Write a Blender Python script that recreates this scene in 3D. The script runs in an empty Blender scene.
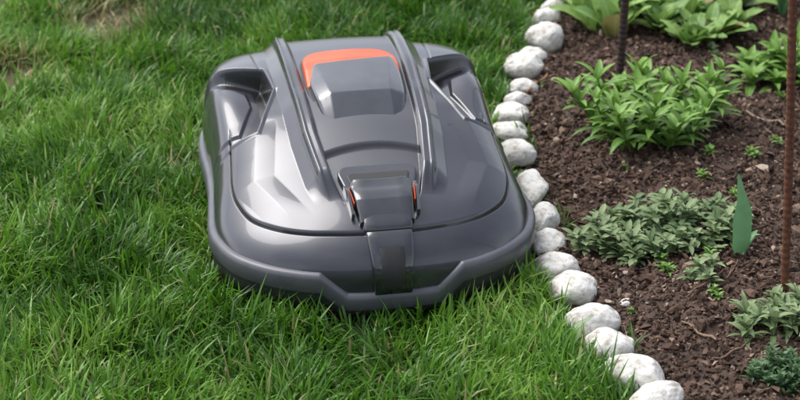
import bpy, math, random
import numpy as np
from mathutils import Vector, Matrix
rng=np.random.default_rng(7); random.seed(7)
scene=bpy.context.scene
COL=scene.collection

# ------------------------------------------------------------ helpers
_lat=np.random.default_rng(3).random((256,256))
def vnoise(x,y,sc,seed=0):
    x=np.asarray(x,float)*sc+seed*17.3+500; y=np.asarray(y,float)*sc+seed*9.7+500
    xi=np.floor(x).astype(int); yi=np.floor(y).astype(int)
    fx=x-xi; fy=y-yi; fx=fx*fx*(3-2*fx); fy=fy*fy*(3-2*fy)
    g=lambda a,b:_lat[a%256,b%256]
    return (g(xi,yi)*(1-fx)+g(xi+1,yi)*fx)*(1-fy)+(g(xi,yi+1)*(1-fx)+g(xi+1,yi+1)*fx)*fy
def fbm(x,y,sc,oct=4,seed=0):
    v=0;a=.5
    for o in range(oct):
        v=v+a*vnoise(x,y,sc*2**o,seed+o); a*=.5
    return v
def sm(a,b,x):
    t=np.clip((np.asarray(x,float)-a)/(b-a),0,1); return t*t*(3-2*t)
def lin(a,b,x): return np.clip((np.asarray(x,float)-a)/(b-a),0,1)

def mesh_obj(name,V,F,mat=None,attrs=None,smooth=True,parent=None,sharp=None):
    me=bpy.data.meshes.new(name)
    V=np.asarray(V,np.float32)
    if not isinstance(F,list): F=[F]
    F=[np.asarray(f,np.int32) for f in F if len(f)]
    me.vertices.add(len(V)); me.vertices.foreach_set('co',V.ravel())
    loops=np.concatenate([f.ravel() for f in F])
    tot=np.concatenate([np.full(len(f),f.shape[1],np.int32) for f in F])
    start=np.concatenate([[0],np.cumsum(tot)[:-1]]).astype(np.int32)
    me.loops.add(len(loops)); me.loops.foreach_set('vertex_index',loops)
    me.polygons.add(len(tot)); me.polygons.foreach_set('loop_start',start)
    me.polygons.foreach_set('loop_total',tot)
    me.update(calc_edges=True); me.validate()
    me.polygons.foreach_set('use_smooth',np.full(len(me.polygons),smooth))
    if attrs:
        for k,a in attrs.items():
            at=me.attributes.new(k,'FLOAT_COLOR','POINT')
            a=np.asarray(a,np.float32)
            if a.shape[1]==3: a=np.concatenate([a,np.ones((len(a),1),np.float32)],1)
            at.data.foreach_set('color',a.ravel())
    if sharp: me.set_sharp_from_angle(angle=math.radians(sharp))
    ob=bpy.data.objects.new(name,me); COL.objects.link(ob)
    if mat: me.materials.append(mat)
    if parent: ob.parent=parent
    return ob

class NT:
    def __init__(s,name):
        s.m=bpy.data.materials.new(name); s.m.use_nodes=True
        s.t=s.m.node_tree; s.n=s.t.nodes; s.l=s.t.links
        s.b=s.n['Principled BSDF']; s.out=s.n['Material Output']
    def node(s,ty,**kw):
        n=s.n.new(ty)
        for k,v in kw.items(): setattr(n,k,v)
        return n
    def noise(s,scale,detail=4,rough=.55,vec=None):
        n=s.node('ShaderNodeTexNoise'); n.inputs['Scale'].default_value=scale
        n.inputs['Detail'].default_value=detail; n.inputs['Roughness'].default_value=rough
        if vec is None:
            tc=s.node('ShaderNodeTexCoord'); vec=tc.outputs['Object']
        s.l.new(vec,n.inputs['Vector']); return n.outputs['Fac']
    def ramp(s,fac,stops):
        r=s.node('ShaderNodeValToRGB'); e=r.color_ramp.elements
        while len(e)<len(stops): e.new(.5)
        for i,(p,c) in enumerate(stops): e[i].position=p; e[i].color=(*c,1)
        s.l.new(fac,r.inputs[0]); return r.outputs[0]
    def mix(s,fac,a,b,bt='MIX'):
        n=s.node('ShaderNodeMix',data_type='RGBA',blend_type=bt)
        for idx,v in ((0,fac),(6,a),(7,b)):
            if hasattr(v,'type') and hasattr(v,'is_linked'): s.l.new(v,n.inputs[idx])
            elif idx==0: n.inputs[0].default_value=v
            else: n.inputs[idx].default_value=(*v,1)
        return n.outputs[2]
    def math(s,op,a,b=0):
        n=s.node('ShaderNodeMath',operation=op)
        for i,v in enumerate((a,b)):
            if hasattr(v,'is_linked'): s.l.new(v,n.inputs[i])
            else: n.inputs[i].default_value=v
        return n.outputs[0]
    def bump(s,h,strength=.3,dist=.005):
        b=s.node('ShaderNodeBump'); b.inputs['Strength'].default_value=strength; b.inputs['Distance'].default_value=dist
        s.l.new(h,b.inputs['Height']); s.l.new(b.outputs[0],s.b.inputs['Normal'])
    def attr(s,name):
        a=s.node('ShaderNodeAttribute',attribute_name=name)
        sp=s.node('ShaderNodeSeparateColor'); s.l.new(a.outputs['Color'],sp.inputs[0]); return a.outputs['Color'],sp.outputs
    def set(s,**k):
        for kk,v in k.items():
            i=s.b.inputs[kk.replace('_',' ')]
            if hasattr(v,'is_linked'): s.l.new(v,i)
            elif isinstance(v,tuple): i.default_value=(*v,1)
            else: i.default_value=v
        return s
    def translucent(s,col,fac):
        tr=s.node('ShaderNodeBsdfTranslucent'); s.l.new(col,tr.inputs[0])
        mx=s.node('ShaderNodeMixShader'); mx.inputs[0].default_value=fac
        s.l.new(s.b.outputs[0],mx.inputs[1]); s.l.new(tr.outputs[0],mx.inputs[2]); s.l.new(mx.outputs[0],s.out.inputs[0])

# ------------------------------------------------------------ materials
P=NT('body_paint'); col,ch=P.attr('msk')
fl=P.noise(1400,2); dust=P.noise(9,5)
base=P.mix(fl,(.024,.026,.034),(.046,.048,.060))
base=P.mix(ch[1],base,(.056,.058,.067)); base=P.mix(ch[0],base,(.005,.005,.006))
du=P.math('MULTIPLY',P.ramp(dust,[(.45,(0,0,0)),(.8,(1,1,1))]),.05)
base=P.mix(du,base,(.22,.20,.18))
ro=P.math('ADD',P.math('MULTIPLY',ch[1],.14),P.math('ADD',.20,P.math('MULTIPLY',dust,.12)))
met=P.math('MULTIPLY',P.math('SUBTRACT',1,ch[0]),.30)
P.set(Base_Color=base,Roughness=ro,Metallic=met,Coat_Weight=.55,Coat_Roughness=.06)
m_paint=P.m
def plastic(name,c,rough,metal=0,coat=0,bump=0):
    p=NT(name); n=p.noise(22,5)
    b=p.mix(p.ramp(n,[(.35,(0,0,0)),(.75,(1,1,1))]),tuple(v*.85 for v in c),tuple(min(1,v*1.2+.004) for v in c))
    p.set(Base_Color=b,Roughness=p.math('ADD',rough-.06,p.math('MULTIPLY',n,.14)),Metallic=metal,Coat_Weight=coat,Coat_Roughness=.06)
    if bump: p.bump(p.noise(900,2),bump,.0004)
    return p.m
m_bumper=plastic('bumper_plastic',(.075,.077,.090),.42,.1,.1,.3)
m_black=plastic('black_plastic',(.012,.012,.013),.5,0,0,.3)
m_gloss=plastic('dark_gloss',(.018,.020,.025),.13,.3,1)
m_hatch=plastic('hatch_gloss',(.050,.054,.064),.16,.35,.9)
m_orange=plastic('orange_plastic',(.62,.075,.008),.40,0,.12)
m_rubber=plastic('rubber',(.02,.02,.02),.8)

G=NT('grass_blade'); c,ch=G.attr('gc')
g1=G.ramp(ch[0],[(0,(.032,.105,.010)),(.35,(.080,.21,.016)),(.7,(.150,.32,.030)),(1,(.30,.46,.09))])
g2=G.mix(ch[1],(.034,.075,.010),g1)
g3=G.mix(ch[2],g2,(.46,.37,.19))
G.set(Base_Color=g3,Roughness=.38,Specular_IOR_Level=.45)
G.translucent(g3,.34)
m_grass=G.m

def leafmat(name,dark,light,rib,rough=.45,trans=.25):
    p=NT(name); c,ch=p.attr('lc')
    b=p.ramp(ch[0],[(0,dark),(1,light)])
    n=p.noise(60,3); b=p.mix(p.math('MULTIPLY',n,.4),b,tuple(x*.5 for x in dark))
    rf=p.ramp(ch[1],[(0,(1,1,1)),(.16,(0,0,0))])
    b=p.mix(p.math('MULTIPLY',rf,.6),b,rib); b=p.mix(ch[2],b,(.30,.22,.09))
    p.set(Base_Color=b,Roughness=rough,Specular_IOR_Level=.4)
    p.bump(n,.5,.004)
    p.translucent(b,trans); return p.m
m_leaf_bright=leafmat('leaf_bright',(.08,.19,.025),(.23,.41,.07),(.28,.44,.15))
m_leaf_broad=leafmat('leaf_broad',(.11,.23,.04),(.27,.42,.10),(.36,.48,.22),.5)
m_leaf_grey=leafmat('leaf_grey',(.10,.17,.06),(.29,.37,.18),(.28,.36,.2),.6)
m_leaf_tulip=leafmat('leaf_tulip',(.12,.27,.11),(.16,.34,.15),(.16,.30,.16),.4)
m_leaf_dark=leafmat('leaf_dark',(.04,.10,.035),(.11,.20,.08),(.10,.18,.09),.5)

S=NT('stone_white'); n=S.noise(22,7,.65); n2=S.noise(95,6,.7); n3=S.noise(9,3)
b=S.ramp(n,[(.30,(.22,.19,.15)),(.40,(.46,.43,.38)),(.50,(.64,.62,.58)),(1,(.76,.75,.73))])
b=S.mix(S.ramp(n2,[(.36,(.7,.7,.7)),(.46,(0,0,0))]),b,(.26,.23,.18))
b=S.mix(S.ramp(n3,[(.56,(0,0,0)),(.76,(.45,.45,.45))]),b,(.22,.25,.12))
S.set(Base_Color=b,Roughness=.75); S.bump(n2,.7,.004); m_stone=S.m

L=NT('lawn_soil'); n=L.noise(30,6); L.set(Base_Color=L.ramp(n,[(.3,(.03,.04,.010)),(.55,(.08,.065,.028)),(.8,(.17,.11,.065))]),Roughness=.95); m_lawn=L.m
B=NT('bed_soil'); n=B.noise(45,8,.7)
b=B.ramp(n,[(.3,(.024,.014,.010)),(.5,(.068,.041,.029)),(.68,(.125,.080,.058)),(.85,(.21,.145,.105))])
B.set(Base_Color=b,Roughness=.9); B.bump(B.noise(160,6,.7),.8,.006); m_soil=B.m
C=NT('mulch_chip'); c,ch=C.attr('cc'); n=C.noise(200,3)
b=C.mix(C.math('MULTIPLY',n,.45),c,(.03,.018,.013)); C.set(Base_Color=b,Roughness=.9,Specular_IOR_Level=.2); C.bump(n,.8,.003); m_chip=C.m
R=NT('rusty_steel'); n=R.noise(120,6,.7)
R.set(Base_Color=R.ramp(n,[(.3,(.05,.022,.014)),(.55,(.13,.048,.024)),(.8,(.24,.095,.045))]),Roughness=.85,Metallic=.1); R.bump(n,.6,.002); m_rust=R.m
R=NT('dark_steel'); n=R.noise(120,6,.7)
R.set(Base_Color=R.ramp(n,[(.3,(.014,.011,.010)),(.8,(.07,.04,.03))]),Roughness=.7,Metallic=.2); R.bump(n,.4,.001); m_steel=R.m

# ------------------------------------------------------------ border line between lawn and bed
BL=np.array([(.62,1.2),(.52,1.7),(.445,1.98),(.41,2.08),(.378,2.169),(.361,2.222),(.327,2.301),(.3125,2.384),(.286,2.497),(.253,2.567),(.255,2.645),
 (.257,2.738),(.246,2.876),(.227,3.025),(.222,3.138),(.229,3.225),(.249,3.31),(.262,3.37),(.273,3.487),(.293,3.566),(.333,3.66),(.347,3.81),(.37,3.895),(.42,4.05),(.50,4.3),(.66,4.7),(.9,5.2),(1.2,5.7)])
def border_x(Y): return np.interp(Y,BL[:,1],BL[:,0])

# ------------------------------------------------------------ ground
def grid(x0,x1,y0,y1,nx,ny,zf):
    X,Y=np.meshgrid(np.linspace(x0,x1,nx),np.linspace(y0,y1,ny)); Z=zf(X,Y)
    V=np.stack([X.ravel(),Y.ravel(),Z.ravel()],1)
    i=np.arange(nx*ny).reshape(ny,nx)
    F=np.stack([i[:-1,:-1],i[:-1,1:],i[1:,1:],i[1:,:-1]],-1).reshape(-1,4)
    return V,F,X,Y
V,F,_,_=grid(-150,150,-150,150,41,41,lambda X,Y:X*0-.012)
mesh_obj('ground',V,F,m_lawn)
V,F,X,Y=grid(-4,1.2,.6,7,260,320,lambda X,Y:.008*fbm(X,Y,6,3))
cx=X[:-1,:-1].ravel(); cy=Y[:-1,:-1].ravel()
mesh_obj('lawn_ground',V,F[cx<border_x(cy)+.05],m_lawn)
def bedz(X,Y):
    return .002+.036*(fbm(X,Y,9,5,5)-.3)+.026*(fbm(X,Y,40,3,9)-.4)+.02*sm(0,.25,X-border_x(Y))
V,F,X,Y=grid(.1,2.6,.9,6.2,500,1060,bedz)
cx=X[:-1,:-1].ravel(); cy=Y[:-1,:-1].ravel()
mesh_obj('garden_bed',V,F[cx>border_x(cy)-.02],m_soil)

# ------------------------------------------------------------ mower local frame
MX,MY,MA=-.073,2.755,math.radians(10)
def to_local(X,Y):
    dx=X-MX; dy=Y-MY; c,s=math.cos(MA),math.sin(MA)
    return c*dx+s*dy,-s*dx+c*dy
half=np.array([(0,-.36),(.05,-.358),(.10,-.348),(.15,-.331),(.20,-.301),(.243,-.255),(.265,-.20),(.272,-.15),(.268,-.08),(.262,0),(.261,.08),(.264,.15),
 (.264,.21),(.254,.270),(.222,.315),(.16,.337),(.08,.345),(0,.347)])
full=np.concatenate([half,[(-x,y) for x,y in half[-2:0:-1]]])
def smooth_closed(P,n=1440):
    P=np.asarray(P,float); k=len(P); out=[]
    per=n//k+1
    for i in range(k):
        p0,p1,p2,p3=P[i-1],P[i],P[(i+1)%k],P[(i+2)%k]
        for t in np.linspace(0,1,per,endpoint=False):
            out.append(.5*((2*p1)+(-p0+p2)*t+(2*p0-5*p1+4*p2-p3)*t*t+(-p0+3*p1-3*p2+p3)*t**3))
    return np.array(out)
oc=smooth_closed(full)
orr=np.hypot(oc[:,0],oc[:,1]); oth=np.arctan2(oc[:,1],oc[:,0])
o=np.argsort(oth%(2*math.pi)); tha=(oth%(2*math.pi))[o]; ra=orr[o]
def outl_r(th): return np.interp(th%(2*math.pi),tha,ra,period=2*math.pi)
_py=np.array([-.40,-.36,-.31,-.25,-.20,-.15,-.075,0,.1,.2,.27,.34,.4]); _pz=np.array([.135,.147,.162,.180,.193,.208,.236,.252,.264,.264,.256,.24,.22])
_yy=np.linspace(-.4,.4,401); _zz=np.interp(_yy,_py,_pz); k=np.hanning(41);k/=k.sum(); _zz=np.convolve(np.pad(_zz,20,mode='edge'),k,'valid')
def seg_sd(px,py,poly):
    d=np.full(np.shape(px),9.)
    for i in range(len(poly)):
        a=np.array(poly[i]);b=np.array(poly[(i+1)%len(poly)]);e=b-a;e/=np.hypot(*e)
        d=np.minimum(d,e[0]*(py-a[1])-e[1]*(px-a[0]))
    return d
SCOOP=[(.152,.150),(.143,.07),(.184,-.045),(.40,-.015),(.40,.262)]
def shell(x,y,want_mask=False):
    x=np.asarray(x,float);y=np.asarray(y,float);ax=np.abs(x)
    s=np.hypot(x,y)/outl_r(np.arctan2(y,x))
    H=np.interp(y,_yy,_zz)
    rear=sm(-.1,.15,y)
    H=H-(.78-.58*rear)*ax**2
    xr=np.interp(y,[-.25,-.2,-.1,.1,.25,.34],[.084,.096,.108,.116,.118,.112])
    my=sm(-.245,-.19,y)
    H=H+.017*(1-lin(.001,.024,ax-xr))*my
    H=H+.006*lin(-.0215,-.015,ax-xr)*(1-lin(-.002,.004,ax-xr))*my
    H=H+.003*np.clip(1-np.abs(ax-xr)/.006,0,1)*my
    pan=(1-lin(-.0225,-.0195,ax-xr))
    edge=y+.150-.016*(1-(x/.1)**2)
    H=H-.005*pan*my-.009*pan*(1-lin(-.005,.003,edge))*sm(-.26,-.2,y)
    xc=np.interp(y,[-.27,-.15,-.04],[.145,.200,.184])
    H=H+.005*np.clip(1-np.abs(ax-xc)/.034,0,1)*sm(-.28,-.2,y)*sm(-.02,-.06,y)
    sd=seg_sd(ax,y,SCOOP)
    n=8+9*rear
    base=.08
    z=base+(H-base)*np.power(np.clip(1-np.power(np.clip(s,0,1),n),0,1),.42)
    dep=np.interp(ax,[.14,.17,.27],[.050,.038,.010])
    msk=lin(.0,.008,sd)
    z=z-dep*msk*sm(1.01,.96,s)
    z=z+.003*np.clip(1-np.abs(sd+.003)/.006,0,1)*sm(1.,.97,s)
    z=z+.005*lin(.036,.041,sd)*sm(1.0,.95,s)
    fr=sm(.03,-.02,y)
    sline=.868
    g=np.exp(-((s-sline)/.0048)**2)*fr
    z=z-.005*g+.003*(1-sm(sline-.002,sline+.002,s))*fr
    xs2=np.interp(y,[.09,.2,.34],[.152,.162,.168])
    g2=np.exp(-((ax-xs2)/.0020)**2)*sm(.15,.16,y)
    z=z-.003*g2*(s<.99)
    if want_mask:
        blk=np.clip(sm(.35,.8,g)+sm(.4,.9,g2),0,1)
        inner=sm(.001,.004,sd)*(1-sm(.024,.030,sd))*(ax<.220)
        blk=np.clip(blk+inner,0,1)
        groove=np.exp(-((ax-(xr-.0212))/.0016)**2)*my+np.exp(-((edge+.001)/.0028)**2)*pan*my
        blk=np.clip(blk+.9*sm(.4,.9,groove),0,1)
        return z,blk,pan*my
    return z
mower=bpy.data.objects.new('robotic_lawn_mower',None); COL.objects.link(mower)
mower.location=(MX,MY,.0); mower.rotation_euler=(0,0,MA)
NA=1200; th=np.linspace(0,2*math.pi,NA,endpoint=False); RR=outl_r(th)
sv=np.concatenate([np.linspace(.004,.80,190,endpoint=False),np.linspace(.80,.97,90,endpoint=False),1-(1-np.linspace(.0,1,26))**2*.03])
sx=(sv[:,None]*RR*np.cos(th)); sy=(sv[:,None]*RR*np.sin(th))
z,blk,sat=shell(sx,sy,True)
xs=[sx];ys=[sy];zs=[z];bs=[blk];ss=[sat]
for zz,q in ((.065,1.0),(.045,.998),(.03,.99),(.028,.95)):
    xs.append((q*RR*np.cos(th))[None]);ys.append((q*RR*np.sin(th))[None]);zs.append(np.full((1,NA),zz));bs.append(np.full((1,NA),1. if zz<.05 else 0.));ss.append(np.zeros((1,NA)))
sx=np.concatenate(xs);sy=np.concatenate(ys);z=np.concatenate(zs);bb=np.concatenate(bs);s2=np.concatenate(ss)
def ringfaces(nr,na,cap=True):
    i=np.arange(nr*na).reshape(nr,na); j=np.roll(i,-1,1)
    Q=np.stack([i[:-1],i[1:],j[1:],j[:-1]],-1).reshape(-1,4)
    Fs=[Q]
    if cap: Fs.append(np.stack([np.full(na,nr*na),i[0],j[0]],-1))
    return Fs
V=np.stack([sx.ravel(),sy.ravel(),z.ravel()],1); V=np.concatenate([V,[[0,0,float(shell(0.001,0.))]]])
A=np.stack([bb.ravel(),s2.ravel(),s2.ravel()*0],1); A=np.concatenate([A,[[0,1,0]]])
mesh_obj('body_shell',V,ringfaces(len(sx),NA),m_paint,{'msk':A},parent=mower)
# bumper band
ox=RR*np.cos(th); oy=RR*np.sin(th)
tx=np.roll(ox,-1)-np.roll(ox,1); ty=np.roll(oy,-1)-np.roll(oy,1); l=np.hypot(tx,ty); nx_,ny_=ty/l,-tx/l
front=(oy<-.2)
top=.100-.034*np.where(front,1-lin(.074,.116,np.abs(ox)),0)
bot=np.maximum(.034,top-.036)
prof=[(-.006,'t',.000),(.003,'t',.001),(.0075,'t',-.003),(.0095,'t',-.009),(.0095,'b',.006),(.006,'b',.001),(-.010,'b',-.001)]
PX=[];PY=[];PZ=[]
for off,w,dz in prof:
    PX.append(ox+nx_*off);PY.append(oy+ny_*off);PZ.append((top if w=='t' else bot)+dz)
V=np.stack([np.array(PX).ravel(),np.array(PY).ravel(),np.array(PZ).ravel()],1)
mesh_obj('bumper',V,ringfaces(len(prof),NA,False),m_bumper,parent=mower,sharp=50)
PX=[];PY=[];PZ=[]
for off,zz in ((.002,.07),(.004,.055),(.002,.024),(-.02,.018),(-.12,.05)):
    PX.append(ox+nx_*off);PY.append(oy+ny_*off);PZ.append(np.full(NA,zz))
V=np.stack([np.array(PX).ravel(),np.array(PY).ravel(),np.array(PZ).ravel()],1)
V[:NA,2]=np.minimum(V[:NA,2],bot+.004); V[NA:2*NA,2]=np.minimum(V[NA:2*NA,2],bot+.002)
V=np.concatenate([V,[[0,0,.05]]]); nr=5; i=np.arange(nr*NA).reshape(nr,NA);j=np.roll(i,-1,1)
mesh_obj('skirt',V,[np.stack([i[:-1],i[1:],j[1:],j[:-1]],-1).reshape(-1,4),np.stack([np.full(NA,nr*NA),j[-1],i[-1]],-1)],m_black,parent=mower)

def smooth_poly(poly,sub):
    out=[];n=len(poly)
    for i in range(n):
        p=np.array(poly[i][:2],float);a=np.array(poly[i-1][:2],float);b=np.array(poly[(i+1)%n][:2],float)
        rr=poly[i][2] if len(poly[i])>2 else .008
        da=min(rr,np.hypot(*(a-p))*.45);db=min(rr,np.hypot(*(b-p))*.45)
        pa=p+(a-p)/np.hypot(*(a-p))*da; pb=p+(b-p)/np.hypot(*(b-p))*db
        for t in np.linspace(0,1,9): out.append((1-t)**2*pa+2*t*(1-t)*p+t*t*pb)
    out=np.array(out);res=[]
    for i in range(len(out)):
        a=out[i];b=out[(i+1)%len(out)];k=max(1,int(np.hypot(*(b-a))/.004))
        for t in range(k): res.append(a+(b-a)*t/k)
    return np.array(res)
def ring_panel(name,poly,hf,mat,sub=6,sink=.012,round_=.004,c=None):
    P=smooth_poly(poly,sub); n=len(P)
    c=np.array(c) if c is not None else P.mean(0)
    sv=np.concatenate([np.linspace(.02,.9,50,endpoint=False),[.90,.925,.945,.96,.972,.982,.991,1.0]])
    X=c[0]+sv[:,None]*(P[:,0]-c[0]); Y=c[1]+sv[:,None]*(P[:,1]-c[1])
    Z=hf(X,Y)
    drop=round_*(1-np.sqrt(np.clip(1-np.clip((sv-.94)/.06,0,1)**2,0,1)))[:,None]
    Z=Z-drop
    X=np.concatenate([X,X[-1:]*1]);Y=np.concatenate([Y,Y[-1:]*1]);Z=np.concatenate([Z,Z[-1:]-sink])
    V=np.stack([X.ravel(),Y.ravel(),Z.ravel()],1); V=np.concatenate([V,[[c[0],c[1],float(hf(np.array(c[0]),np.array(c[1])))]]])
    return mesh_obj(name,V,ringfaces(len(X),n),mat,{'msk':np.zeros((len(V),3))},parent=mower,sharp=50)
spine=lambda x,y: np.interp(y,_yy,_zz)+.012
orange_poly=[(-.086,.030,.004),(.085,.060,.004),(.084,.12,.02),(.070,.165,.025),(-.070,.165,.025),(-.085,.12,.02)]
ring_panel('stop_button_surround',orange_poly,lambda x,y: spine(x,y)+.019-.9*x*x-.16*np.clip(y-.10,0,1)-.25*np.clip(.075-y,0,1),m_orange,sink=.03)
hp=[(-.064,-.086,.008),(.064,-.086,.008),(.080,-.02,.02),(.083,.045,.010),(.078,.092,.008),(-.070,.078,.008),(-.082,.025,.010),(-.078,-.02,.02)]
def hz(x,y):
    t=spine(x,y)+.023-.25*x*x
    return t-.50*np.clip(-.028-y,0,1)-.42*np.clip(np.abs(x)-(.052+.14*np.clip(y+.03,0,1)),0,1)
ring_panel('display_hatch',hp,hz,m_hatch,sink=.04,round_=.004)
ring_panel('hatch_gap',[(-.069,-.092,.010),(.069,-.092,.010),(.085,-.02,.02),(.090,.06,.01),(.090,.13,.02),(.074,.171,.03),(-.074,.171,.03),(-.090,.13,.02),(-.090,.06,.01),(-.084,-.02,.02)],lambda x,y: spine(x,y)-.001,m_black,sink=.006,round_=.002)
cp=[(-.050,-.268,.004),(.050,-.268,.004),(.068,-.195,.012),(.058,-.182,.01),(-.058,-.182,.01),(-.068,-.195,.012)]
ring_panel('nose_collar',cp,lambda x,y: np.interp(y,_yy,_zz)+.012-.004*sm(-.2,-.25,y),m_paint,sink=.02,round_=.003)
ring_panel('nose_collar_recess',[(-.040,-.255,.004),(.040,-.255,.004),(.054,-.203,.008),(-.054,-.203,.008)],lambda x,y: np.interp(y,_yy,_zz)+.0135-.004*sm(-.2,-.25,y),m_black,sink=.006,round_=.001)
yy=np.linspace(-.15,-.3599,900); zz=shell(np.zeros_like(yy)+1e-4,yy)
yy=np.append(yy,[-.3605,-.361]);zz=np.append(zz,[.07,.05])
sl=np.concatenate([[0],np.cumsum(np.hypot(np.diff(yy),np.diff(zz)))])
def loft(name,L0,L1,wf,tf,mat,n=60,xo=0,dip=0):
    Ls=np.linspace(L0,L1,n); py=np.interp(Ls,sl,yy);pz=np.interp(Ls,sl,zz)
    dy=np.gradient(py);dz=np.gradient(pz);l=np.hypot(dy,dz); ny,nz=dz/l,-dy/l
    k=np.hanning(9);k/=k.sum()
    ny=np.convolve(np.pad(ny,4,mode='edge'),k,'valid');nz=np.convolve(np.pad(nz,4,mode='edge'),k,'valid')
    cs=[(-1,-1.),(-1,.3),(-.985,.7),(-.95,.92),(-.90,1.),(-.5,1-dip),(0,1.-dip),(.5,1-dip),(.90,1.),(.95,.92),(.985,.7),(1,.3),(1,-1.)]
    m=len(cs);V=[]
    for i in range(n):
        f=(Ls[i]-L0)/(L1-L0);w=wf(f);t=tf(f)
        for a,b in cs:
            hgt=b*t if b>0 else -.01
            V.append((xo(f)+a*w if callable(xo) else xo+a*w,py[i]+ny[i]*hgt,pz[i]+nz[i]*hgt))
    i=np.arange(n*m).reshape(n,m)
    F=np.stack([i[:-1,:-1],i[1:,:-1],i[1:,1:],i[:-1,1:]],-1).reshape(-1,4)
    return mesh_obj(name,V,[F,np.array([i[0]]),np.array([i[-1][::-1]])],mat,{'msk':np.zeros((len(V),3))},parent=mower,sharp=45)
def Lof(y): return float(np.interp(-y,-yy,sl))
a0=Lof(-.212);a1=Lof(-.302);aend=sl[-1]-.012
loft('nose_grip',a0,a1,lambda f:np.interp(f,[0,.25,1],[.045,.053,.045]),lambda f:np.interp(f,[0,.08,.6,1],[.012,.019,.020,.011]),m_gloss,dip=.12)
loft('nose_tongue',Lof(-.29),aend,lambda f:np.interp(f,[0,.3,1],[.042,.038,.031]),lambda f:np.interp(f,[0,.5,.9,1],[.012,.011,.010,.005]),m_gloss)
loft('nose_tongue_inset',Lof(-.338),aend-.016,lambda f:np.interp(f,[0,1],[.022,.018]),lambda f:.0118,m_black)
for sgn in (-1,1):
    loft('orange_accent_%s'%('l' if sgn<0 else 'r'),Lof(-.238),Lof(-.272),lambda f:.0007,lambda f:.0175,m_orange,n=20,xo=lambda f:sgn*np.interp(f,[0,1],[.0545,.0500]))
    loft('grip_cheek_%s'%('l' if sgn<0 else 'r'),Lof(-.226),Lof(-.288),lambda f:.0026,lambda f:np.interp(f,[0,.3,1],[.012,.020,.012]),m_hatch,n=20,xo=lambda f:sgn*np.interp(f,[0,1],[.0585,.0540]))
def lathe(name,prof,mat,n=48,loc=(0,0,0)):
    a=np.linspace(0,2*math.pi,n,endpoint=False);pr=np.array(prof)
    V=np.stack([np.repeat(pr[:,0],n),np.outer(pr[:,1],np.cos(a)).ravel(),np.outer(pr[:,1],np.sin(a)).ravel()],1)+np.array(loc)
    return mesh_obj(name,V,ringfaces(len(pr),n,False),mat,parent=mower,sharp=40)
for sgn,nm in ((-1,'l'),(1,'r')):
    lathe('rear_wheel_'+nm,[(-.025,.0),(-.025,.085),(-.018,.098),(.018,.098),(.025,.085),(.025,0)],m_rubber,loc=(sgn*.20,.19,.099))
    lathe('front_wheel_'+nm,[(-.012,.0),(-.012,.036),(-.006,.042),(.006,.042),(.012,.036),(.012,0)],m_rubber,loc=(sgn*.13,-.19,.043))

# ------------------------------------------------------------ border stones
stones=[(.370,3.895,.056,.05),(.347,3.81,.064,.055),(.333,3.66,.080,.075),(.296,3.566,.060,.05),(.273,3.487,.084,.07),(.262,3.385,.062,.045),(.249,3.315,.058,.04),(.229,3.225,.074,.06),
(.222,3.138,.070,.055),(.227,3.025,.078,.07),(.246,2.876,.056,.12),(.259,2.745,.054,.085),(.262,2.652,.056,.07),(.268,2.567,.076,.055),(.286,2.480,.082,.066),(.3125,2.375,.084,.066),(.327,2.293,.076,.066),(.361,2.214,.096,.064),(.380,2.150,.090,.056),
(.415,2.07,.07,.07),(.45,1.98,.07,.08),(.48,1.89,.08,.07),(.40,3.985,.06,.06),(.44,4.07,.06,.06),(.475,4.16,.07,.06),(.52,4.26,.06,.06),(.375,2.46,.024,.018)]
import bmesh
for k_,(x,y,w,l) in enumerate(stones):
    bm=bmesh.new(); bmesh.ops.create_icosphere(bm,subdivisions=5,radius=1)
    V=np.array([v.co[:] for v in bm.verts]);F=np.array([[v.index for v in f.verts] for f in bm.faces]); bm.free()
    r=np.random.default_rng(100+k_)
    for _ in range(8):
        d=r.normal(size=3);d/=np.linalg.norm(d);h=r.uniform(.76,.95)
        pr=V@d; t=pr-h; ex=.5*(t+np.sqrt(t*t+.004)); V=V-np.outer(ex*.8,d)
    nn=(fbm(V[:,0]+k_*3,V[:,1]+V[:,2]*.7,1.3,3,k_)-.45)*.34+(fbm(V[:,0]*1.3-V[:,2]+k_,V[:,1]-V[:,2],6,4,k_+5)-.45)*.065
    V=V*(1+nn[:,None])
    V=V*np.array([w*.55,l*.55,min(w,l)*r.uniform(.40,.52)])
    a=r.uniform(-.5,.5);c_,s_=math.cos(a),math.sin(a)
    V=np.stack([V[:,0]*c_-V[:,1]*s_,V[:,0]*s_+V[:,1]*c_,V[:,2]],1)
    ob=mesh_obj('border_stone',V,F,m_stone); ob.location=(x,y,min(w,l)*.31+.004)

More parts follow.
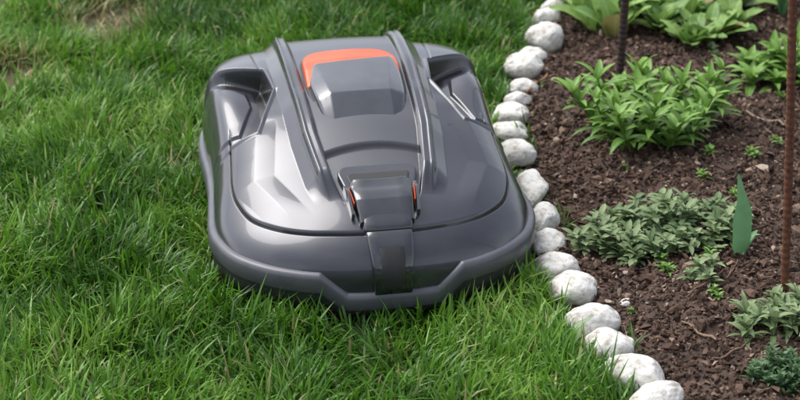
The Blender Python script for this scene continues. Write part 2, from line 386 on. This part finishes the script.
# ------------------------------------------------------------ grass
def make_grass(name,X,Y,Lm,Wm,extra=None,seed=1):
    r=np.random.default_rng(seed);n=len(X)
    flow=fbm(X,Y,6,3,11)*5*math.pi+r.normal(0,1.1,n)
    tuft=fbm(X,Y,10,3,2)
    L=Lm*(.45+.85*r.random(n))*(.42+1.15*tuft)*np.where(r.random(n)>.95,1.35,1.)
    db=border_x(Y)-X
    L=L*(.50+.50*sm(.01,.09,np.abs(db)))
    ph0=np.radians(r.uniform(48,92,n)); ph1=ph0-np.radians(r.uniform(0,95,n))
    W=Wm*(.5+.8*r.random(n))
    ts=np.array([0,.35,.7,1.]);ws=[.8,1.,.75,0]
    dx,dy=np.cos(flow),np.sin(flow)
    tw=flow+math.pi/2+r.normal(0,.6,n); wx,wy=np.cos(tw),np.sin(tw)
    h=np.zeros(n);zz=np.full(n,-.004)
    pts=[];z0=.008*fbm(X,Y,6,3)
    for q in range(4):
        if q>0:
            f=ts[q]-.17; ph=ph0+(ph1-ph0)*f; d=L*(ts[q]-ts[q-1]); h=h+np.cos(ph)*d; zz=zz+np.sin(ph)*d
        cx=X+dx*h;cy=Y+dy*h;cz=z0+zz
        if q<3:
            pts.append(np.stack([cx-wx*W*ws[q]/2,cy-wy*W*ws[q]/2,cz],1));pts.append(np.stack([cx+wx*W*ws[q]/2,cy+wy*W*ws[q]/2,cz],1))
        else: pts.append(np.stack([cx,cy,cz],1))
    V=np.stack(pts,1).reshape(-1,3)
    b=(np.arange(n)*7)[:,None]
    Q=np.concatenate([b+np.array([0,1,3,2]),b+np.array([2,3,5,4])]);T=b+np.array([4,5,6])
    rnd=np.clip(.10+.55*r.random(n)+1.3*(fbm(X,Y,4.5,3,21)-.45)+.35*(r.random(n)>.88),0,1)
    dry=(r.random(n)>.965)*r.uniform(.4,1,n)
    if extra is not None: dry=np.clip(dry+extra*(r.random(n)>.35),0,1)
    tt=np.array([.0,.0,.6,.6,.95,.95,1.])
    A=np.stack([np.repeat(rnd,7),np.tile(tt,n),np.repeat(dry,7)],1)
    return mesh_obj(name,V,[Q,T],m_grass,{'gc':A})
def cand(n,x0,x1,y0,y1,seed):
    r=np.random.default_rng(seed);return r.uniform(x0,x1,n),r.uniform(y0,y1,n),r
def insub(X,Y,q=.965):
    lx,ly=to_local(X,Y);return np.hypot(lx,ly)/outl_r(np.arctan2(ly,lx))<q
XX=[];YY=[]
X,Y,r=cand(215000,-1.35,.55,1.95,4.5,1)
keep=(np.abs(X)<.25*Y+.17)&(X<border_x(Y)-.030+.02*(r.random(len(X))-.5)); XX.append(X[keep]);YY.append(Y[keep])
X,Y,r=cand(150000,-3.2,1.0,.8,6.4,2)
keep=~((np.abs(X)<.25*Y+.17)&(Y>1.95)&(Y<4.5))&(X<border_x(Y)-.03); XX.append(X[keep]);YY.append(Y[keep])
X,Y,r=cand(26000,.15,.6,1.95,4.2,8)
dd=X-border_x(Y); keep=(dd>-.04)&(dd<.045)&(fbm(X,Y,16,3,44)>.56); XX.append(X[keep]);YY.append(Y[keep])
X=np.concatenate(XX);Y=np.concatenate(YY)
patch=np.zeros(len(X))
for px,py,pr in ((-.685,3.81,.11),(-.86,3.45,.095),(-.42,2.98,.035),(-.97,3.98,.05)):
    d=np.hypot(X-px,(Y-py)*.7)+.05*(fbm(X,Y,25,2,4)-.5)
    patch=np.maximum(patch,1-sm(pr*.5,pr*1.2,d))
rr=np.random.default_rng(5).random(len(X))
keep=(~insub(X,Y))&(rr>patch*.96)&(rr>.5*(fbm(X,Y,14,2,30)<.33))
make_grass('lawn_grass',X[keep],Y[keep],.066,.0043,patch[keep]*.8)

# ------------------------------------------------------------ crumbs, chips and clods of mulch in one mesh
def crumbs(n,X,Y,Z,sz,cols,r):
    base=np.array([(-1,-.3,-.2),(-.3,.9,-.5),(.9,.5,-.3),(.8,-.6,-.4),(-.2,-1,-.2),(-.6,-.3,.7),(.1,.6,.9),(.6,-.4,.6)],float)*.5
    V=base[None]*sz[:,None,:]; V=V*(1+r.uniform(-.45,.45,(n,8,3)))
    az=r.uniform(0,6.28,n);pt=r.normal(0,.5,n);rl=r.normal(0,.7,n)
    def rot(V,a,i,j):
        c,s=np.cos(a)[:,None],np.sin(a)[:,None];vi=V[:,:,i]*c-V[:,:,j]*s;vj=V[:,:,i]*s+V[:,:,j]*c
        V=V.copy();V[:,:,i]=vi;V[:,:,j]=vj;return V
    V=rot(V,rl,1,2);V=rot(V,pt,0,2);V=rot(V,az,0,1)
    V=V+np.stack([X,Y,Z],1)[:,None,:]
    f=np.array([(5,0,4),(5,4,7),(5,7,6),(5,6,1),(5,1,0),(7,4,3),(7,3,2),(7,2,6),(6,2,1),(0,1,2),(0,2,3),(0,3,4)])
    F=(np.arange(n)*8)[:,None,None]+f[None]
    return V.reshape(-1,3),F.reshape(-1,3),np.repeat(cols,8,0)
r=np.random.default_rng(9)
Vs=[];Fs=[];Cs=[];off=0
pal=np.array([(.036,.022,.016),(.072,.044,.031),(.115,.072,.052),(.19,.125,.090),(.29,.205,.15),(.44,.35,.27)])
pw0=[.22,.3,.26,.14,.055,.025]
for cnt,smin,smax,asp,x1,y0,y1 in ((60000,.003,.008,1.3,1.3,1.9,4.5),(14000,.007,.015,1.4,1.3,1.9,4.5),(2400,.014,.030,1.7,1.3,1.9,4.5),(1700,.02,.050,9,1.3,1.9,4.5),(7000,.01,.025,2,2.5,1.0,6.)):
    X=r.uniform(.2,x1,cnt);Y=r.uniform(y0,y1,cnt);k=X>border_x(Y)-.005;X=X[k];Y=Y[k];n=len(X)
    s=r.uniform(smin,smax,n)
    sz=np.stack([s,s/asp*r.uniform(.6,1.3,n),s/asp*r.uniform(.5,1.1,n)],1)
    Z=bedz(X,Y)+sz[:,2]*.3+.001
    cols=pal[r.choice(6,n,p=pw0)]*r.uniform(.8,1.2,(n,1))
    V,F,Cc=crumbs(n,X,Y,Z,sz,cols,r);Vs.append(V);Fs.append(F+off);Cs.append(Cc);off+=len(V)
mesh_obj('bark_mulch',np.concatenate(Vs),np.concatenate(Fs),m_chip,{'cc':np.concatenate(Cs)},smooth=False)

# ------------------------------------------------------------ sticks and rods
def tube(name,pts,rad,mat,n=12,attr=None):
    pts=[Vector(p) for p in pts];V=[];m=len(pts)
    for i,p in enumerate(pts):
        d=(pts[min(i+1,m-1)]-pts[max(i-1,0)]).normalized()
        a=d.cross(Vector((.3,.9,.1))).normalized();b=d.cross(a)
        rr=rad[i] if isinstance(rad,(list,tuple)) else rad
        for k in range(n):
            t=2*math.pi*k/n;V.append((p+(a*math.cos(t)+b*math.sin(t))*rr)[:])
    i=np.arange(m*n).reshape(m,n);j=np.roll(i,-1,1)
    F=np.stack([i[:-1],j[:-1],j[1:],i[1:]],-1).reshape(-1,4)
    at={'cc':np.tile(np.array([attr]),(len(V),1))} if attr else None
    return mesh_obj(name,V,[F,np.array([i[0][::-1]]),np.array([i[-1]])],mat,at,sharp=50)
def rebar(name,b,t,rad,mat):
    b=Vector(b);t=Vector(t);N=int((t-b).length/.003);pts=[];rs=[]
    for k in range(N+1):
        f=k/N;pts.append(b.lerp(t,f)+Vector((.003*math.sin(f*5),0,0)));rs.append(rad*(1.16 if k%4==0 else 1.))
    return tube(name,pts,rs,mat)
rebar('garden_stake',(.470,3.40,-.1),(.474,3.41,1.0),.0085,m_steel)
rebar('garden_stake',(.637,2.43,-.1),(.553,2.43,1.05),.0066,m_rust)
def stick(x,y,ang,L,rad,c):
    pts=[]
    for k in range(7):
        f=k/6-.5;px=x+math.cos(ang)*L*f+.002*math.sin(k*1.7);py=y+math.sin(ang)*L*f
        pts.append((px,py,float(bedz(px,py))+.008+.003*math.cos(k)))
    tube('twig',pts,[rad*(.8+.2*math.sin(k)) for k in range(7)],m_chip,8,c)
stick(.475,2.335,2.2,.075,.0025,(.26,.18,.12)); stick(.74,3.17,-.9,.10,.003,(.36,.28,.20)); stick(.295,3.40,1.1,.12,.0035,(.33,.20,.10))
stick(.52,2.28,.6,.09,.002,(.2,.13,.09)); stick(.66,3.42,.3,.08,.002,(.22,.15,.1)); stick(.56,2.52,1.2,.10,.0018,(.2,.12,.08)); stick(.51,2.47,.8,.12,.0015,(.18,.11,.08))

# ------------------------------------------------------------ plants
class Plant:
    def __init__(s): s.V=[];s.Q=[];s.A=[]
    def leaf(s,base,az,L,W,e0,e1,shape='lance',fold=.25,rnd=None,dry=0,wave=0,nseg=8,twist=0):
        rnd=random.random() if rnd is None else rnd
        p=Vector(base);o=len(s.V)
        if shape=='lance': wf=lambda t:(math.sin(math.pi*min(1,t**.75*.97+.03)))**.8
        elif shape=='spat': wf=lambda t:.16+.84*max(0,math.sin(math.pi*max(0,(t-.12))/.88))**.7 if t<.97 else .12
        elif shape=='oval': wf=lambda t:(math.sin(math.pi*min(1,t*.94+.04)))**.65
        ph=random.random()*6
        for i in range(nseg+1):
            t=i/nseg;e=math.radians(e0+(e1-e0)*t)
            d=Vector((math.cos(az)*math.cos(e),math.sin(az)*math.cos(e),math.sin(e)))
            if i>0: p=p+d*(L/nseg)
            side=Vector((-math.sin(az+twist*t),math.cos(az+twist*t),0));up=side.cross(d)*-1
            if up.z<0: up=-up
            w=W/2*max(.02,wf(t)) if i<nseg else W*.02
            for c in (-1,-.5,0,.5,1):
                wv=wave*W*math.sin(t*14+ph+c*2)*abs(c)
                q=p+side*(w*c)+up*(abs(c)*w*fold+wv)
                s.V.append(q[:]);s.A.append((rnd,abs(c),dry))
        for i in range(nseg):
            for c in range(4):
                a=o+i*5+c;s.Q.append((a,a+1,a+6,a+5))
    def stem(s,a,b,r=.002,rnd=.5):
        a=Vector(a);b=Vector(b);d=(b-a).normalized();u=d.cross(Vector((1,.2,.1))).normalized();v=d.cross(u);o=len(s.V)
        for p,rr in ((a,r),(b,r*.7)):
            for k in range(5):
                t=k*2*math.pi/5;s.V.append((p+(u*math.cos(t)+v*math.sin(t))*rr)[:]);s.A.append((rnd,.5,0))
        for k in range(5): s.Q.append((o+k,o+(k+1)%5,o+5+(k+1)%5,o+5+k))
    def done(s,name,mat): return mesh_obj(name,s.V,np.array(s.Q),mat,{'lc':np.array(s.A)})
U=random.uniform
def gz(x,y): return float(bedz(x,y))
def rosette(pl,x,y,n,L,W,shape='spat',wave=.05,e=(75,20)):
    for k in range(n):
        f=k/n; az=k*2.4+U(-.3,.3); e0=e[0]-(e[0]-e[1])*f+U(-8,8)
        l=L*(.55+.45*f)*U(.75,1.2)
        pl.leaf((x+math.cos(az)*.008,y+math.sin(az)*.008,gz(x,y)),az,l,W*U(.75,1.15)*(.6+.4*f),e0+12,e0-45*U(.4,1.2),shape,.22,wave=wave,dry=.0 if random.random()>.03 else .7)
pl=Plant()
for x,y,n,L in ((.60,3.70,18,.12),(.70,3.64,20,.12),(.655,3.60,16,.10),(.76,3.70,18,.12),(.68,3.77,18,.13),(.80,3.84,16,.12),(.62,3.83,16,.13),(.73,3.88,16,.13)): rosette(pl,x,y,n,L,.048,'oval',.06,(85,25))
pl.done('primrose_plant',m_leaf_broad)
pl=Plant()
for x,y in ((.455,3.74),(.49,3.66),(.43,3.84),(.53,3.80),(.50,3.92)): rosette(pl,x,y,7,.17,.078,'oval',.03,(82,40))
pl.done('hosta_plant',m_leaf_broad)
def shoot(pl,x,y,h,lx,ly,L,W,whorls=5,per=4):
    b=Vector((x,y,gz(x,y)));t=b+Vector((lx,ly,h));pl.stem(b,t,min(.003,h*.05))
    for k in range(whorls):
        f=.15+.85*k/(whorls-1);p=b.lerp(t,f)
        for j in range(per):
            az=k*1.1+j*2*math.pi/per+U(-.5,.5); e=U(5,45)+f*25
            pl.leaf(p,az,L*U(.65,1.2)*(1.1-.35*f),W*U(.7,1.2),e+15,e-50*U(.3,1.3),'lance',.3,rnd=min(1,max(0,.25+.5*f+U(-.25,.25))),twist=U(-.5,.5))
pl=Plant()
for k in range(22):
    a=k*2.4+U(-.4,.4);rd=.115*math.sqrt(k/22)*U(.8,1.2);x=.500+rd*math.cos(a);y=3.12+rd*math.sin(a)*.9
    shoot(pl,x,y,U(.045,.11),math.cos(a)*rd*.55+U(-.01,.01),math.sin(a)*rd*.55,U(.065,.09),.0165)
pl.done('sweet_william_plant',m_leaf_bright)
pl=Plant()
for k in range(105):
    a=U(0,6.28);rd=math.sqrt(random.random())*U(.85,1.1);x=.462+.150*rd*math.cos(a);y=2.675+.085*rd*math.sin(a)+.20*(x-.47)
    h=U(.012,.045)*(1.15-.5*rd)
    b=Vector((x,y,gz(x,y)));t=b+Vector((U(-.02,.02),U(-.02,.02),h));pl.stem(b,t,.0012)
    for w in range(4):
        f=.35+.65*w/3
        for j in range(3):
            az=w*1.0+j*2.09+U(-.5,.5);e=U(-5,40)+f*20
            pl.leaf(b.lerp(t,f),az,U(.018,.034),U(.008,.0125),e+15,e-40*U(.3,1.2),'oval',.2,nseg=5,twist=U(-.4,.4))
pl.done('ground_cover_plant',m_leaf_grey)
pl=Plant();x,y=.585,2.60
pl.leaf((x,y,gz(x,y)),1.95,.145,.046,88,74,'lance',.30,rnd=.9,nseg=20,twist=.55,wave=.03);pl.leaf((x+.008,y,gz(x,y)),.6,.05,.015,70,40,'oval',.4,rnd=.5)
pl.done('tulip_plant',m_leaf_tulip)
pl=Plant()
for x,y in ((.90,3.80),(.93,3.86),(.87,3.92)):
    for k in range(4): pl.leaf((x,y,gz(x,y)),k*1.7+.5,U(.13,.19),.052,88,50,'oval',.4,nseg=12)
pl.done('tulip_plant',m_leaf_tulip)
pl=Plant()
for k in range(14):
    a=k*2.4;rd=.10*math.sqrt(k/14);shoot(pl,.83+rd*math.cos(a),3.41+rd*math.sin(a),U(.02,.06),0,0,.060,.018,4,4)
pl.done('phlox_plant',m_leaf_bright)
pl=Plant()
for k in range(14):
    a=k*2.4;rd=.085*math.sqrt(k/14);shoot(pl,.615+rd*math.cos(a),2.345+rd*math.sin(a)*.7,U(.015,.04),0,0,.042,.0105,4,4)
pl.done('dianthus_plant',m_leaf_grey)
pl=Plant()
for k in range(60):
    a=k*2.4;rd=.07*math.sqrt(k/60);shoot(pl,.60+rd*math.cos(a),2.20+rd*math.sin(a)*.6,U(.01,.03),0,0,.018,.006,4,4)
pl.done('thyme_plant',m_leaf_dark)
for x,y,sc in ((.51,2.50,1.),(.455,2.545,.6),(.53,2.57,.6),(.60,3.00,.5),(.70,3.55,.7),(.62,2.83,.5),(.45,2.58,.5),(.52,2.44,.5),(.47,3.28,.6),(.57,2.90,.5),(.80,3.30,.5),(.43,2.95,.4),(.40,3.10,.35),(.38,2.42,.3),(.68,2.98,.6),(.74,3.05,.5),(.36,3.3,.3)):
    pl=Plant()
    for k in range(int(4*sc)+1):
        a=k*2.4;rd=.03*sc*math.sqrt(k/5);shoot(pl,x+rd*math.cos(a),y+rd*math.sin(a),U(.008,.025)*sc,0,0,.030*sc,.012*sc,3,3)
    pl.done('seedling',m_leaf_grey if sc>.6 else m_leaf_bright)

# ------------------------------------------------------------ unseen hedge added behind the camera to darken reflections in the paint
r=np.random.default_rng(77);n=26000
hx=r.uniform(-9,9,n);hzz=2.4*r.random(n)**.8;bulge=.5*(fbm(hx,hzz,1.1,3,60)-.45)
hy=-4.2+bulge+r.normal(0,.08,n)-.3*(hzz/2.4)**4
hzz=hzz*(.85+.3*fbm(hx,hx*0,1.5,2,61))
q=r.normal(0,1,(n,2,3));q/=np.linalg.norm(q,axis=2,keepdims=True);a=q[:,0]*.07;b=q[:,1]*.04
c0=np.stack([hx,hy,hzz],1)
V=np.stack([c0-a,c0-b,c0+a,c0+b],1).reshape(-1,3)
A=np.stack([np.repeat(r.random(n),4),np.full(4*n,.6),np.zeros(4*n)],1)
mesh_obj('reflection_hedge',V,np.arange(4*n).reshape(n,4),m_leaf_dark,{'lc':A})

# ------------------------------------------------------------ light: bright overcast
az=math.radians(-60);el=math.radians(58)
w=bpy.data.worlds.new('World');scene.world=w;w.use_nodes=True
nt=w.node_tree;sky=nt.nodes.new('ShaderNodeTexSky');sky.sky_type='NISHITA';sky.sun_disc=False
sky.sun_elevation=el;sky.sun_rotation=az;sky.air_density=1.;sky.dust_density=3.;sky.ozone_density=1.
hs=nt.nodes.new('ShaderNodeHueSaturation');hs.inputs['Saturation'].default_value=.32;hs.inputs['Value'].default_value=2.0
nt.links.new(sky.outputs[0],hs.inputs['Color'])
# cloud noise added to the sky for soft gradients in the paint's reflections
tc=nt.nodes.new('ShaderNodeTexCoord');nz=nt.nodes.new('ShaderNodeTexNoise');nz.inputs['Scale'].default_value=2.2;nz.inputs['Detail'].default_value=4
rp=nt.nodes.new('ShaderNodeValToRGB');rp.color_ramp.elements[0].position=.35;rp.color_ramp.elements[0].color=(.55,.57,.62,1);rp.color_ramp.elements[1].position=.66;rp.color_ramp.elements[1].color=(1,1,1,1)
mul=nt.nodes.new('ShaderNodeMix');mul.data_type='RGBA';mul.blend_type='MULTIPLY';mul.inputs[0].default_value=1
br=nt.nodes.new('ShaderNodeMix');br.data_type='RGBA';br.blend_type='MULTIPLY';br.inputs[0].default_value=1;br.inputs[7].default_value=(1.3,1.3,1.3,1)
nt.links.new(tc.outputs['Generated'],nz.inputs['Vector']);nt.links.new(nz.outputs['Fac'],rp.inputs[0])
nt.links.new(hs.outputs[0],mul.inputs[6]);nt.links.new(rp.outputs[0],mul.inputs[7]);nt.links.new(mul.outputs[2],br.inputs[6])
nt.links.new(br.outputs[2],nt.nodes['Background'].inputs[0])
nt.nodes['Background'].inputs[1].default_value=.15
ld=bpy.data.lights.new('sun','SUN');ld.energy=2.4;ld.angle=math.radians(40);ld.color=(1,.96,.9)
lo=bpy.data.objects.new('sun',ld);COL.objects.link(lo)
d=Vector((math.sin(az)*math.cos(el),math.cos(az)*math.cos(el),math.sin(el)))
lo.rotation_euler=d.to_track_quat('Z','Y').to_euler(); lo.location=d*10

cam=bpy.data.cameras.new('camera');co=bpy.data.objects.new('camera',cam);COL.objects.link(co)
co.location=(0,0,1.4);co.rotation_euler=(math.radians(90-26),0,0)
cam.lens=76.5;cam.sensor_width=36;cam.clip_end=600;cam.clip_start=.05
cam.dof.use_dof=True;cam.dof.focus_distance=2.75;cam.dof.aperture_fstop=5.6
scene.camera=co
scene.view_settings.view_transform='Standard'
